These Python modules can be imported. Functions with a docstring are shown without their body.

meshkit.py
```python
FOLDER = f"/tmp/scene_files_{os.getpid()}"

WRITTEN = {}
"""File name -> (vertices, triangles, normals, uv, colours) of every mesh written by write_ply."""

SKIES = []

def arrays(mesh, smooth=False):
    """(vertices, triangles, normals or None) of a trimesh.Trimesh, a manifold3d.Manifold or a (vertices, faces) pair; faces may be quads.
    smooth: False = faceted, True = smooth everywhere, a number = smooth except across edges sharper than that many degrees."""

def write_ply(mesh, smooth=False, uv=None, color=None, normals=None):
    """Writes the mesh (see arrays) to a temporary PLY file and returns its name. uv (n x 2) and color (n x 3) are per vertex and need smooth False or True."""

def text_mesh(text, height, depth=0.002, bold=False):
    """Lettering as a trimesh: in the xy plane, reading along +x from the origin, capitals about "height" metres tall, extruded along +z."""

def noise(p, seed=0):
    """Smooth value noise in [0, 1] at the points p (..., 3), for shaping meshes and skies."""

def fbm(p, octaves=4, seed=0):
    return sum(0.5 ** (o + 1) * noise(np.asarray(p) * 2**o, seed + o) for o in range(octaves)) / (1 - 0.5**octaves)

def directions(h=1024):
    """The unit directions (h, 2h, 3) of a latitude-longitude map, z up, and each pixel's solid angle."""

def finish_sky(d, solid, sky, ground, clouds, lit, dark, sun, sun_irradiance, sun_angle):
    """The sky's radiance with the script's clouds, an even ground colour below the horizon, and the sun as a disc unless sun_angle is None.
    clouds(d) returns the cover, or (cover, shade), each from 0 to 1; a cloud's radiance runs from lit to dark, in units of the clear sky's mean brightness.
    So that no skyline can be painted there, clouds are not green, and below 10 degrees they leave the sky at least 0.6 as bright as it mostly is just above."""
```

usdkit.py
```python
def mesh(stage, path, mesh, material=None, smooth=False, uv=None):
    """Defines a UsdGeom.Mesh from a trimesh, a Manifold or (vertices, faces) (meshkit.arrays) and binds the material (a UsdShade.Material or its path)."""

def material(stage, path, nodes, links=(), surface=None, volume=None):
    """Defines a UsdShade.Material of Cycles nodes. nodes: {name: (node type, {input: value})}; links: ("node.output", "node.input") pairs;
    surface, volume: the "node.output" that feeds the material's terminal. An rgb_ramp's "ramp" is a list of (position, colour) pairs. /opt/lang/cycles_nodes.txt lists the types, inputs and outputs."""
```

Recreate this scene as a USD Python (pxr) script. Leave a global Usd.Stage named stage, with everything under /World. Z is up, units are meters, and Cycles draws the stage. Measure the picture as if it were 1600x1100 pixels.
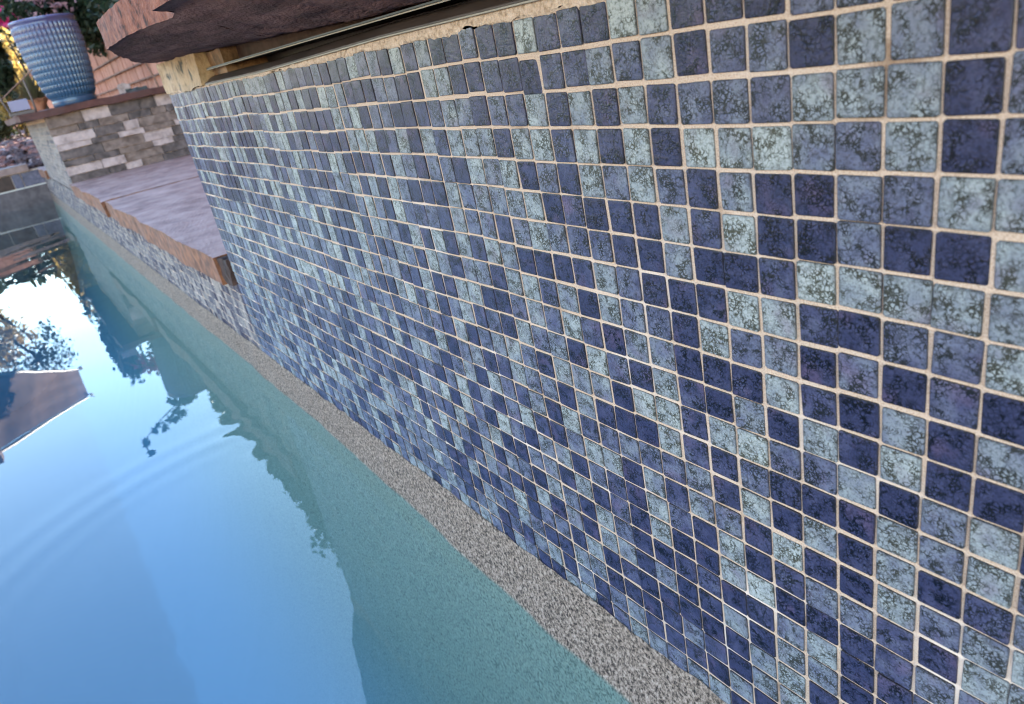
import math, random
import numpy as np, trimesh, usdkit, meshkit
from shapely.geometry import Polygon, box as sbox
from pxr import Usd, UsdGeom, UsdLux, UsdShade, Sdf, Gf, Vt

stage = Usd.Stage.CreateInMemory()
UsdGeom.SetStageUpAxis(stage, "Z"); UsdGeom.SetStageMetersPerUnit(stage, 1.0)
UsdGeom.Xform.Define(stage, "/World"); UsdGeom.Scope.Define(stage, "/World/Looks")
S = 0.026            # one mosaic pitch (tile and joint) in metres; the plan below is drawn in this unit
ZW = -25.0           # water level in the plan, z = 0 in the scene
def W(p):
    p = np.asarray(p, float)
    return (p - [0, 0, ZW]) * S

# ------------------------------------------------------------------ camera, sky, sun
FOC, RV, EYE = 1132.97, np.array([0.479875, 0.965049, 0.0273576]), np.array([8.48182, -13.40678, 0.854365])
th = np.linalg.norm(RV); k = RV / th; K = np.array([[0, -k[2], k[1]], [k[2], 0, -k[0]], [-k[1], k[0], 0]])
ROT = (np.eye(3) + math.sin(th) * K + (1 - math.cos(th)) * K @ K) @ np.array([[1, 0, 0], [0, 0, -1], [0, 1, 0]], float)
cam = UsdGeom.Camera.Define(stage, "/World/camera")
m = np.eye(4); m[0, :3], m[1, :3], m[2, :3], m[3, :3] = ROT[0], -ROT[1], -ROT[2], W(EYE)
cam.AddTransformOp().Set(Gf.Matrix4d(*m.ravel().tolist()))
cam.CreateHorizontalApertureAttr(36.0); cam.CreateVerticalApertureAttr(24.75)
cam.CreateFocalLengthAttr(36.0 * FOC / 1600)
cam.CreateFStopAttr(11.0); cam.CreateFocusDistanceAttr(26 * S)
cam.CreateClippingRangeAttr((0.02, 5000.0))
cam.CreateExposureAttr(3.3)

AZ = math.radians(55); SUN = np.array([-math.sin(AZ), math.cos(AZ), 0.0]); EL = math.radians(28)
SUN = np.array([SUN[0] * math.cos(EL), SUN[1] * math.cos(EL), math.sin(EL)])
sky = UsdLux.DomeLight.Define(stage, "/World/sky")
mt = usdkit.material(stage, "/World/Looks/sky_air", {
    "s": ("sky_texture", {"sky_type": "single_scattering", "sun_disc": False, "sun_elevation": EL, "sun_rotation": math.atan2(SUN[0], SUN[1]),
                          "air_density": 1.4, "aerosol_density": 0.0, "ozone_density": 2.5}),
    "b": ("background_shader", {"strength": 0.12})}, [("s.color", "b.color")], surface="b.background")
UsdShade.MaterialBindingAPI.Apply(sky.GetPrim()).Bind(mt)
sky.GetPrim().SetCustomDataByKey("kind", "structure")
sun = UsdLux.DistantLight.Define(stage, "/World/sun")
sun.CreateIntensityAttr(1.25); sun.CreateAngleAttr(0.5); sun.CreateNormalizeAttr(True); sun.CreateColorAttr(Gf.Vec3f(1.0, 0.9, 0.76))
zl = SUN / np.linalg.norm(SUN); xl = np.cross([0, 0, 1], zl); xl /= np.linalg.norm(xl); yl = np.cross(zl, xl)
m = np.eye(4); m[0, :3], m[1, :3], m[2, :3] = xl, yl, zl
sun.AddTransformOp().Set(Gf.Matrix4d(*m.ravel().tolist()))

# ------------------------------------------------------------------ helpers
used = {}
def path_of(name, parent=None):
    base = (str(parent.GetPath()) if parent else "/World") + "/" + name
    n = used.get(base, 0); used[base] = n + 1
    return base if n == 0 else f"{base}_{n:03d}"
def tag(prim, label=None, cat=None, group=None, kind=None):
    for key, v in (("label", label), ("category", cat), ("group", group), ("kind", kind)):
        if v: prim.SetCustomDataByKey(key, v)
    return prim
def thing(name, label, cat, base, group=None):
    x = UsdGeom.Xform.Define(stage, path_of(name)); x.AddTranslateOp().Set(Gf.Vec3d(*map(float, W(base))))
    x.GetPrim().SetCustomDataByKey("_b", Vt.DoubleArray([float(c) for c in base]))
    return tag(x.GetPrim(), label, cat, group)
def base_of(prim):
    while prim and prim.GetPath().pathString != "/World":
        b = prim.GetCustomDataByKey("_b")
        if b is not None: return np.array(b)
        prim = prim.GetParent()
    return None
def obj(name, mesh, mat, parent=None, smooth=False, prim_vars=None):
    """mesh in plan units -> one Mesh prim"""
    v, f, n = meshkit.arrays(mesh, smooth)
    b = base_of(parent) if parent else None
    v = v * S - (b * S if b is not None else np.array([0, 0, ZW * S]))
    path = path_of(name, parent)
    g = UsdGeom.Mesh.Define(stage, path)
    g.CreatePointsAttr(Vt.Vec3fArray.FromNumpy(v.astype(np.float32)))
    g.CreateFaceVertexCountsAttr(Vt.IntArray.FromNumpy(np.full(len(f), 3, np.int32)))
    g.CreateFaceVertexIndicesAttr(Vt.IntArray.FromNumpy(f.astype(np.int32).ravel()))
    g.CreateSubdivisionSchemeAttr("none")
    if n is not None:
        g.CreateNormalsAttr(Vt.Vec3fArray.FromNumpy(n.astype(np.float32))); g.SetNormalsInterpolation("vertex")
    api = UsdGeom.PrimvarsAPI(g)
    for key, val in (prim_vars or {}).items():
        val = np.asarray(val, np.float32)
        if val.ndim == 1: api.CreatePrimvar(key, Sdf.ValueTypeNames.FloatArray, "vertex").Set(Vt.FloatArray.FromNumpy(val))
        else: api.CreatePrimvar(key, Sdf.ValueTypeNames.Float3Array, "vertex").Set(Vt.Vec3fArray.FromNumpy(val))
    UsdShade.MaterialBindingAPI.Apply(g.GetPrim()).Bind(mat)
    return g.GetPrim()
def cat_meshes(ms): return trimesh.util.concatenate(ms)
def bx(x0, x1, y0, y1, z0, z1):
    b = trimesh.creation.box([x1 - x0, y1 - y0, z1 - z0]); b.apply_translation([(x0 + x1) / 2, (y0 + y1) / 2, (z0 + z1) / 2]); return b
def rough(mesh, size, amp, scale, seed=0, taper=None):
    """subdivide and push the points about with noise: broken stone"""
    v, f = trimesh.remesh.subdivide_to_size(mesh.vertices, mesh.faces, size)
    q = trimesh.Trimesh(v, f); q.merge_vertices()
    p = q.vertices / scale + seed * 17.3
    d = np.stack([meshkit.fbm(p + o, 3, seed + i) - 0.5 for i, o in enumerate((0, 31.7, 77.1))], -1)
    q.vertices = q.vertices + 2 * amp * d
    return q
def slab(poly, z0, z1, size, amp, scale, seed):
    g = trimesh.creation.extrude_polygon(Polygon(poly), z1 - z0, engine="earcut"); g.apply_translation([0, 0, z0])
    return rough(g, size, amp, scale, seed)
def tube(pts, r, sides=8):
    from math import pi
    p = np.asarray(pts, float); t = np.gradient(p, axis=0); t /= np.linalg.norm(t, axis=1, keepdims=True) + 1e-12
    ref = np.where(np.abs(t[:, 2:]) < 0.9, [0, 0, 1.0], [1.0, 0, 0]); a = np.cross(t, ref); a /= np.linalg.norm(a, axis=1, keepdims=True); b = np.cross(t, a)
    ang = np.arange(sides) * 2 * pi / sides; r = np.broadcast_to(r, (len(p),))
    v = p[:, None] + r[:, None, None] * (np.cos(ang)[None, :, None] * a[:, None] + np.sin(ang)[None, :, None] * b[:, None])
    f = []
    for i in range(len(p) - 1):
        for j in range(sides):
            q = [i * sides + j, i * sides + (j + 1) % sides, (i + 1) * sides + (j + 1) % sides, (i + 1) * sides + j]; f += [[q[0], q[1], q[2]], [q[0], q[2], q[3]]]
    n = len(p) * sides; v = np.vstack([v.reshape(-1, 3), p[:1], p[-1:]])
    for j in range(sides): f += [[n, (j + 1) % sides, j], [n + 1, n - sides + j, n - sides + (j + 1) % sides]]
    return trimesh.Trimesh(v, f, process=False)
def grid(nu, nv):
    i, j = np.meshgrid(np.arange(nu - 1), np.arange(nv - 1), indexing="ij"); q = np.stack([i * nv + j, (i + 1) * nv + j, (i + 1) * nv + j + 1, i * nv + j + 1], -1).reshape(-1, 4)
    return np.vstack([q[:, [0, 1, 2]], q[:, [0, 2, 3]]])
def leaves(centres, size, rng, spread=1.0, long=1.7, up=0.0):
    """little diamond leaves, two folded triangles each"""
    n = len(centres); d = rng.normal(size=(n, 3)); d[:, 2] += up; d /= np.linalg.norm(d, axis=1, keepdims=True)
    s = np.cross(d, rng.normal(size=(n, 3))); s /= np.linalg.norm(s, axis=1, keepdims=True); u = np.cross(d, s)
    L = size * rng.uniform(0.6, 1.3, (n, 1)); w = L / long / 1.0
    v = np.stack([centres - d * L / 2, centres + s * w / 2 + u * w * .15, centres + d * L / 2, centres - s * w / 2 + u * w * .15], 1).reshape(-1, 3)
    b = np.arange(n)[:, None] * 4; f = np.vstack([b + [0, 1, 2], b + [0, 2, 3]])
    return trimesh.Trimesh(v, f, process=False)

# ------------------------------------------------------------------ materials
TINT = np.array([0.665, 0.585, 0.585])      # the whole palette in one place: every ramp below is read through it
def M(name, nodes, links=(), surface="p.BSDF", **kw):
    for kind, inp in nodes.values():
        if kind == "rgb_ramp": inp["ramp"] = [(a, tuple(np.array(c) * TINT)) for a, c in inp["ramp"]]
    return usdkit.material(stage, "/World/Looks/" + name, nodes, links, surface=surface, **kw)
def plain(name, c, rough_=0.6, **kw): return M(name, {"p": ("principled_bsdf", {"base_color": c, "roughness": rough_, **kw})})
def noisy(name, ramp, scale, rough_=0.7, detail=6, bump=0.3, bscale=None, dist=0.002, stretch=(1, 1, 1), spec=0.15, distort=0.0, nrough=0.6):
    return M(name, {"g": ("geometry", {}), "mp": ("mapping", {"scale": stretch}),
                    "n": ("noise_texture", {"scale": scale, "detail": detail, "roughness": nrough, "distortion": distort}), "r": ("rgb_ramp", {"ramp": ramp}),
                    "n2": ("noise_texture", {"scale": bscale or scale * 3, "detail": 5}), "b": ("bump", {"strength": bump, "distance": dist}),
                    "p": ("principled_bsdf", {"roughness": rough_, "specular_ior_level": spec})},
             [("g.position", "mp.vector"), ("mp.vector", "n.vector"), ("mp.vector", "n2.vector"), ("n.fac", "r.fac"), ("r.color", "p.base_color"), ("n2.fac", "b.height"), ("b.normal", "p.normal")])

# glazed mosaic: 'tone' (0 navy .. 1 pale), 'seed' and 'rim' come with each tile
M_tile = M("reactive_blue_glaze", {
    "g": ("geometry", {}), "seed": ("attribute", {"attribute": "seed"}), "tone": ("attribute", {"attribute": "tone"}), "rim": ("attribute", {"attribute": "rim"}),
    "pos": ("vector_math", {"math_type": "add"}),
    "warp": ("noise_texture", {"scale": 220.0, "detail": 2.0}), "wsc": ("vector_math", {"math_type": "scale", "scale": 0.0045}), "pw": ("vector_math", {"math_type": "add"}),
    "cells": ("voronoi_texture", {"feature": "distance_to_edge", "scale": 330.0}), "vein": ("map_range", {"from_min": 0.03, "from_max": 0.17, "to_min": 1.0, "to_max": 0.0}),
    "lace": ("noise_texture", {"scale": 520.0, "detail": 4.0, "roughness": 0.6, "distortion": 0.4}), "lacer": ("map_range", {"from_min": 0.47, "from_max": 0.60, "to_min": 0.0, "to_max": 1.0}),
    "patch": ("noise_texture", {"scale": 105.0, "detail": 3.0, "distortion": 0.6}), "patchr": ("map_range", {"from_min": 0.38, "from_max": 0.57, "to_min": 0.0, "to_max": 1.0}),
    "vl": ("math", {"math_type": "multiply"}), "v1": ("math", {"math_type": "maximum"}), "v2": ("math", {"math_type": "multiply"}), "v2b": ("math", {"math_type": "multiply", "value2": 0.5}), "v3": ("math", {"math_type": "maximum"}),
    "body": ("rgb_ramp", {"ramp": [(0.0, (0.027, 0.030, 0.062)), (0.25, (0.053, 0.057, 0.103)), (0.5, (0.112, 0.124, 0.170)), (0.78, (0.208, 0.236, 0.244)), (1.0, (0.312, 0.345, 0.322))]}),
    "veinc": ("rgb_ramp", {"ramp": [(0.0, (0.002, 0.0025, 0.005)), (0.5, (0.014, 0.015, 0.015)), (1.0, (0.045, 0.045, 0.030))]}),
    "cloud": ("noise_texture", {"scale": 70.0, "detail": 4.0}), "cl": ("map_range", {"from_min": 0.3, "from_max": 0.7, "to_min": -0.16, "to_max": 0.16}), "ta": ("math", {"math_type": "add", "use_clamp": True}),
    "mixv": ("mix_color", {}), "purple": ("noise_texture", {"scale": 45.0, "detail": 2.0}), "pr": ("map_range", {"from_min": 0.55, "from_max": 0.8, "to_min": 0.0, "to_max": 0.55}),
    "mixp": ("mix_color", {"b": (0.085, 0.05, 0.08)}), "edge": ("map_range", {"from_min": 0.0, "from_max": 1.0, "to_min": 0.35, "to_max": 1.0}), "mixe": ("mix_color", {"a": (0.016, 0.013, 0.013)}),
    "bn": ("noise_texture", {"scale": 160.0, "detail": 3.0}), "b": ("bump", {"strength": 0.35, "distance": 0.0012}), "b2": ("bump", {"strength": 0.25, "distance": 0.0004}),
    "p": ("principled_bsdf", {"roughness": 0.28, "specular_ior_level": 0.16})},
    [("g.position", "pos.vector1"), ("seed.vector", "pos.vector2"), ("pos.vector", "warp.vector"), ("warp.color", "wsc.vector1"), ("wsc.vector", "pw.vector1"), ("pos.vector", "pw.vector2"),
     ("pw.vector", "cells.vector"), ("pos.vector", "lace.vector"), ("pos.vector", "patch.vector"), ("cells.distance", "vein.value"), ("lace.fac", "lacer.value"), ("patch.fac", "patchr.value"),
     ("vein.result", "vl.value1"), ("patchr.result", "vl.value2"), ("lacer.result", "v2.value1"), ("patchr.result", "v2.value2"), ("vl.value", "v1.value1"), ("v2.value", "v1.value2"),
     ("lacer.result", "v2b.value1"), ("v1.value", "v3.value1"), ("v2b.value", "v3.value2"),
     ("pos.vector", "cloud.vector"), ("cloud.fac", "cl.value"), ("tone.fac", "ta.value1"), ("cl.result", "ta.value2"), ("ta.value", "body.fac"), ("tone.fac", "veinc.fac"),
     ("pos.vector", "purple.vector"), ("purple.fac", "pr.value"), ("pr.result", "mixp.fac"), ("body.color", "mixp.a"),
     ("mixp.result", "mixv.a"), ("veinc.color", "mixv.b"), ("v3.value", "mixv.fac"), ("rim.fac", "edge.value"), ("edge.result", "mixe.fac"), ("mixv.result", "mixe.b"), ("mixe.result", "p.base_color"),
     ("pos.vector", "bn.vector"), ("bn.fac", "b.height"), ("v3.value", "b2.height"), ("b.normal", "b2.normal"), ("b2.normal", "p.normal")])
M_tile_far = M("distant_blue_glaze", {  # same tile made matte, its sheen at low angles put into the tones
    "tone": ("attribute", {"attribute": "tone"}), "g": ("geometry", {}), "n": ("noise_texture", {"scale": 180.0, "detail": 4.0}), "cl": ("map_range", {"from_min": 0.3, "from_max": 0.7, "to_min": -0.3, "to_max": 0.3}), "ta": ("math", {"math_type": "add", "use_clamp": True}),
    "r": ("rgb_ramp", {"ramp": [(0.0, (0.036, 0.034, 0.052)), (0.4, (0.085, 0.08, 0.10)), (0.75, (0.16, 0.155, 0.15)), (1.0, (0.30, 0.27, 0.235))]}), "p": ("principled_bsdf", {"roughness": 0.75, "specular_ior_level": 0.06})},
    [("g.position", "n.vector"), ("n.fac", "cl.value"), ("cl.result", "ta.value1"), ("tone.fac", "ta.value2"), ("ta.value", "r.fac"), ("r.color", "p.base_color")])
M_grout = M("sand_grout", {
    "g": ("geometry", {}), "n": ("noise_texture", {"scale": 900.0, "detail": 3.0}), "n2": ("noise_texture", {"scale": 14.0, "detail": 5.0, "roughness": 0.65}),
    "r": ("rgb_ramp", {"ramp": [(0.3, (0.33, 0.235, 0.155)), (0.5, (0.49, 0.37, 0.262)), (0.75, (0.59, 0.465, 0.345))]}), "st": ("map_range", {"clamp": True, "from_min": 0.575, "from_max": 0.72, "to_min": 0.0, "to_max": 0.8}),
    "mx": ("mix_color", {"b": (0.09, 0.042, 0.02)}), "sz": ("separate_xyz", {}), "lo": ("map_range", {"clamp": True, "from_min": 0.62, "from_max": 0.08, "to_min": 0.25, "to_max": 1.0}), "n3": ("noise_texture", {"scale": 9.0, "detail": 5.0}), "sc": ("map_range", {"clamp": True, "from_min": 0.52, "from_max": 0.64, "to_min": 0.0, "to_max": 0.9}), "lm": ("math", {"math_type": "multiply"}), "mx2": ("mix_color", {"b": (0.47, 0.36, 0.30)}), "b": ("bump", {"strength": 0.5, "distance": 0.001}), "p": ("principled_bsdf", {"roughness": 0.9, "specular_ior_level": 0.1})},
    [("g.position", "n.vector"), ("g.position", "n2.vector"), ("n.fac", "r.fac"), ("n2.fac", "st.value"), ("st.result", "mx.fac"), ("r.color", "mx.a"), ("g.position", "sz.vector"), ("sz.z", "lo.value"), ("g.position", "n3.vector"), ("n3.fac", "sc.value"), ("lo.result", "lm.value1"), ("sc.result", "lm.value2"), ("lm.value", "mx2.fac"), ("mx.result", "mx2.a"), ("mx2.result", "p.base_color"), ("n.fac", "b.height"), ("b.normal", "p.normal")])
M_plaster = M("pebble_plaster", {   # grey scale-bleached band above the waterline, blue green quartz below; bluish light of deep water painted in with depth
    "g": ("geometry", {}), "xyz": ("separate_xyz", {}), "n": ("noise_texture", {"scale": 250.0, "detail": 4.0, "roughness": 0.72}), "vo": ("voronoi_texture", {"scale": 330.0}),
    "n2": ("noise_texture", {"scale": 25.0, "detail": 4.0}), "ad": ("math", {"math_type": "multiply_add", "value2": 0.35, "value3": 0.0}), "sm": ("math", {"math_type": "subtract"}),
    "dry": ("rgb_ramp", {"ramp": [(0.37, (0.022, 0.016, 0.012)), (0.45, (0.11, 0.082, 0.058)), (0.53, (0.235, 0.18, 0.132)), (0.66, (0.40, 0.32, 0.245))]}),
    "wet": ("rgb_ramp", {"ramp": [(0.36, (0.055, 0.085, 0.07)), (0.46, (0.135, 0.19, 0.152)), (0.56, (0.185, 0.25, 0.20)), (0.70, (0.26, 0.335, 0.27))]}),
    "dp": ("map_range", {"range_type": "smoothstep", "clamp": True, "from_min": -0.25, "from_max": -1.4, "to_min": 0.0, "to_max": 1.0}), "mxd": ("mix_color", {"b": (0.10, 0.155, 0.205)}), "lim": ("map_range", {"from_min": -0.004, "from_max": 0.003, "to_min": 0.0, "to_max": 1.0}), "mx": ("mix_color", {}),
    "b": ("bump", {"strength": 0.6, "distance": 0.0015}), "p": ("principled_bsdf", {"roughness": 0.8, "specular_ior_level": 0.15})},
    [("g.position", "n.vector"), ("g.position", "n2.vector"), ("g.position", "vo.vector"), ("g.position", "xyz.vector"), ("vo.distance", "ad.value1"), ("n2.fac", "sm.value1"),
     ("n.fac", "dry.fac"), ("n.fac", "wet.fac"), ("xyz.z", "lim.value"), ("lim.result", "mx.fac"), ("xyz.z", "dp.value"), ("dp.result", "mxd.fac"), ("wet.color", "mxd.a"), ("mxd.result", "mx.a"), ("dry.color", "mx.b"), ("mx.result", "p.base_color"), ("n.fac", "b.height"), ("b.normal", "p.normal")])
M_redstone = noisy("red_flagstone", [(0.25, (0.20, 0.085, 0.055)), (0.5, (0.38, 0.17, 0.105)), (0.75, (0.50, 0.27, 0.18))], 22, 0.75, bump=0.7, bscale=180, dist=0.004)
M_darkred = noisy("dark_red_flagstone", [(0.25, (0.038, 0.014, 0.012)), (0.6, (0.085, 0.034, 0.028)), (0.8, (0.14, 0.065, 0.052))], 22, 0.55, bump=0.5, bscale=90, dist=0.004)
M_underside = M("red_flagstone_with_brown_underside", {   # streaked brown on the bedding face turned down, red where the edge is split
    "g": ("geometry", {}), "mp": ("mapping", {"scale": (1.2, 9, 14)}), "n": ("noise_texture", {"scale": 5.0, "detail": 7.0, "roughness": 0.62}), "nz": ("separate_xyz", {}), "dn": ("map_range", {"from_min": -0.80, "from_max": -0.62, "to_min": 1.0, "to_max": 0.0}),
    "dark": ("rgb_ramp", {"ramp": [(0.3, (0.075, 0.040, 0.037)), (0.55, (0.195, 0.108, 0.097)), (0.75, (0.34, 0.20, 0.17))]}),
    "n3": ("noise_texture", {"scale": 60.0, "detail": 8.0, "roughness": 0.7}), "red": ("rgb_ramp", {"ramp": [(0.36, (0.026, 0.008, 0.004)), (0.46, (0.135, 0.040, 0.019)), (0.66, (0.24, 0.088, 0.046))]}),
    "mx": ("mix_color", {}), "n2": ("noise_texture", {"scale": 260.0, "detail": 5.0}), "b": ("bump", {"strength": 0.6, "distance": 0.003}), "p": ("principled_bsdf", {"roughness": 0.85, "specular_ior_level": 0.12})},
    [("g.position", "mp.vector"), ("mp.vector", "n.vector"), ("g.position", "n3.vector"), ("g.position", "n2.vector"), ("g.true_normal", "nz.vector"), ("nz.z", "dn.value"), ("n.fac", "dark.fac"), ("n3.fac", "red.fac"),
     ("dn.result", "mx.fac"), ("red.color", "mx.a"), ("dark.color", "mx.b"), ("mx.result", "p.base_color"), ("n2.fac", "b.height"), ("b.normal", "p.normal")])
M_shelf = M("red_flagstone_skylit_top", {  # upward faces painted paler and mauve, as the sky lights them
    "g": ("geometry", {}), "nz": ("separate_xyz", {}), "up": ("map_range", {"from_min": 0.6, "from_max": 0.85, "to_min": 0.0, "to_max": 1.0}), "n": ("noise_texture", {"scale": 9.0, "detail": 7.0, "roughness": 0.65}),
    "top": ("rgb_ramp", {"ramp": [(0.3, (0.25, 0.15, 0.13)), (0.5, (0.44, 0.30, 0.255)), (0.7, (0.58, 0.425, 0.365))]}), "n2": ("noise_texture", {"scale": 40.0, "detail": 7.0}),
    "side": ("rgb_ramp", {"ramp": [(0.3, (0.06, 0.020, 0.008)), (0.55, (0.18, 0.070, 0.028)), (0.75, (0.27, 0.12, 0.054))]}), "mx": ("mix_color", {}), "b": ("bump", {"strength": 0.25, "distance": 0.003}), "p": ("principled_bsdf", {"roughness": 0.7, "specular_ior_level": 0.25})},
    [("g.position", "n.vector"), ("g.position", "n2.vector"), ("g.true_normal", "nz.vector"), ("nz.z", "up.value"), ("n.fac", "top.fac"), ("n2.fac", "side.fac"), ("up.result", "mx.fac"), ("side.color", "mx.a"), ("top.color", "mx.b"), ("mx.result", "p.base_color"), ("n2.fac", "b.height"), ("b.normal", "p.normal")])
M_tan = noisy("tan_quartzite", [(0.34, (0.06, 0.055, 0.04)), (0.42, (0.28, 0.20, 0.11)), (0.52, (0.40, 0.285, 0.16)), (0.62, (0.26, 0.175, 0.095)), (0.75, (0.55, 0.42, 0.27))], 26, 0.8, bump=0.7, bscale=130, dist=0.004, distort=0.4)
M_brown = noisy("brown_rubble", [(0.3, (0.05, 0.03, 0.018)), (0.55, (0.20, 0.12, 0.06)), (0.75, (0.34, 0.22, 0.12))], 40, 0.75, bump=0.6, bscale=160, dist=0.003)
M_ledger = [noisy("ledger_grey", [(0.3, (0.035, 0.029, 0.027)), (0.5, (0.095, 0.077, 0.072)), (0.75, (0.19, 0.155, 0.142))], 25, 0.75, bump=0.6, bscale=120, dist=0.004),
            noisy("ledger_pale", [(0.3, (0.21, 0.165, 0.15)), (0.5, (0.36, 0.295, 0.275)), (0.75, (0.48, 0.40, 0.375))], 25, 0.75, bump=0.6, bscale=120, dist=0.004),
            noisy("ledger_tan", [(0.3, (0.07, 0.048, 0.038)), (0.5, (0.155, 0.117, 0.098)), (0.75, (0.26, 0.205, 0.175))], 25, 0.75, bump=0.6, bscale=120, dist=0.004)]
M_recess = noisy("dark_brown_stone", [(0.3, (0.02, 0.012, 0.01)), (0.7, (0.075, 0.045, 0.036))], 30, 0.9)
M_black = plain("black_channel", (0.006, 0.006, 0.008), 0.55)
M_lip = noisy("bronze_spillway", [(0.3, (0.03, 0.021, 0.017)), (0.7, (0.085, 0.062, 0.048))], 12, 0.45, stretch=(.6, 8, 8), bump=0.1)
M_lipedge = plain("worn_lip_edge", (0.20, 0.165, 0.13), 0.75, specular_ior_level=0.15)
M_mortar = noisy("rough_sand_mortar", [(0.3, (0.26, 0.18, 0.11)), (0.5, (0.50, 0.38, 0.26)), (0.75, (0.64, 0.51, 0.38))], 260, 0.9, bump=0.9, bscale=420, dist=0.002)
M_pot = M("blue_glazed_pot", {
    "g": ("geometry", {}), "x": ("separate_xyz", {}), "z": ("map_range", {"from_min": (28.4) * S, "from_max": (46.5) * S, "to_min": 0.0, "to_max": 1.0}), "n": ("noise_texture", {"scale": 14.0, "detail": 4.0}), "a": ("math", {"math_type": "multiply_add", "value2": 0.35, "value3": -0.17}), "s": ("math", {"math_type": "add"}),
    "r": ("rgb_ramp", {"ramp": [(0.0, (0.014, 0.036, 0.070)), (0.3, (0.025, 0.057, 0.100)), (0.62, (0.042, 0.072, 0.115)), (0.88, (0.044, 0.052, 0.10)), (1.0, (0.036, 0.032, 0.078))]}),
    "p": ("principled_bsdf", {"roughness": 0.22, "coat_weight": 0.15})},
    [("g.position", "x.vector"), ("g.position", "n.vector"), ("x.z", "z.value"), ("n.fac", "a.value1"), ("z.result", "s.value1"), ("a.value", "s.value2"), ("s.value", "r.fac"), ("r.color", "p.base_color")])
M_soil = noisy("potting_soil", [(0.3, (0.02, 0.014, 0.01)), (0.7, (0.08, 0.055, 0.04))], 60, 0.95)
M_fence = noisy("weathered_pink_board", [(0.3, (0.27, 0.115, 0.075)), (0.5, (0.42, 0.20, 0.135)), (0.75, (0.54, 0.285, 0.20))], 4, 0.75, stretch=(6, 6, 1), bump=0.2, bscale=30)
M_wood = noisy("brown_rail", [(0.3, (0.12, 0.07, 0.05)), (0.7, (0.26, 0.16, 0.12))], 6, 0.8)
M_bronze = plain("dark_bronze_metal", (0.045, 0.030, 0.028), 0.45, metallic=0.3)
M_slate = plain("lavender_panel", (0.12, 0.10, 0.15), 0.6)
M_scum = noisy("grey_stained_plaster", [(0.3, (0.07, 0.06, 0.06)), (0.6, (0.13, 0.115, 0.115)), (0.8, (0.19, 0.17, 0.165))], 14, 0.9)
M_gravel = [noisy("lava_gravel_dark", [(0.3, (0.05, 0.034, 0.036)), (0.7, (0.16, 0.115, 0.115))], 40, 0.9),
            noisy("lava_gravel_red", [(0.3, (0.14, 0.06, 0.05)), (0.7, (0.30, 0.17, 0.15))], 40, 0.9), noisy("lava_gravel_pale", [(0.3, (0.22, 0.17, 0.17)), (0.7, (0.40, 0.33, 0.33))], 40, 0.9)]
M_ground = noisy("desert_ground", [(0.3, (0.16, 0.11, 0.09)), (0.7, (0.30, 0.22, 0.18))], 12, 0.95, bump=0.6, bscale=80, dist=0.004)
def leaf(name, a, b, tr=0.35):
    return M(name, {"oi": ("geometry", {}), "r": ("rgb_ramp", {"ramp": [(0.0, a), (1.0, b)]}), "p": ("principled_bsdf", {"roughness": 0.45}), "t": ("translucent_bsdf", {}), "m": ("mix_closure", {"fac": tr})},
             [("oi.random_per_island", "r.fac"), ("r.color", "p.base_color"), ("r.color", "t.color"), ("p.BSDF", "m.closure1"), ("t.BSDF", "m.closure2")], surface="m.closure")
M_green = leaf("green_leaf", (0.028, 0.05, 0.022), (0.085, 0.115, 0.045)); M_yellow = leaf("yellow_leaf", (0.42, 0.33, 0.10), (0.60, 0.50, 0.20), 0.45)
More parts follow.
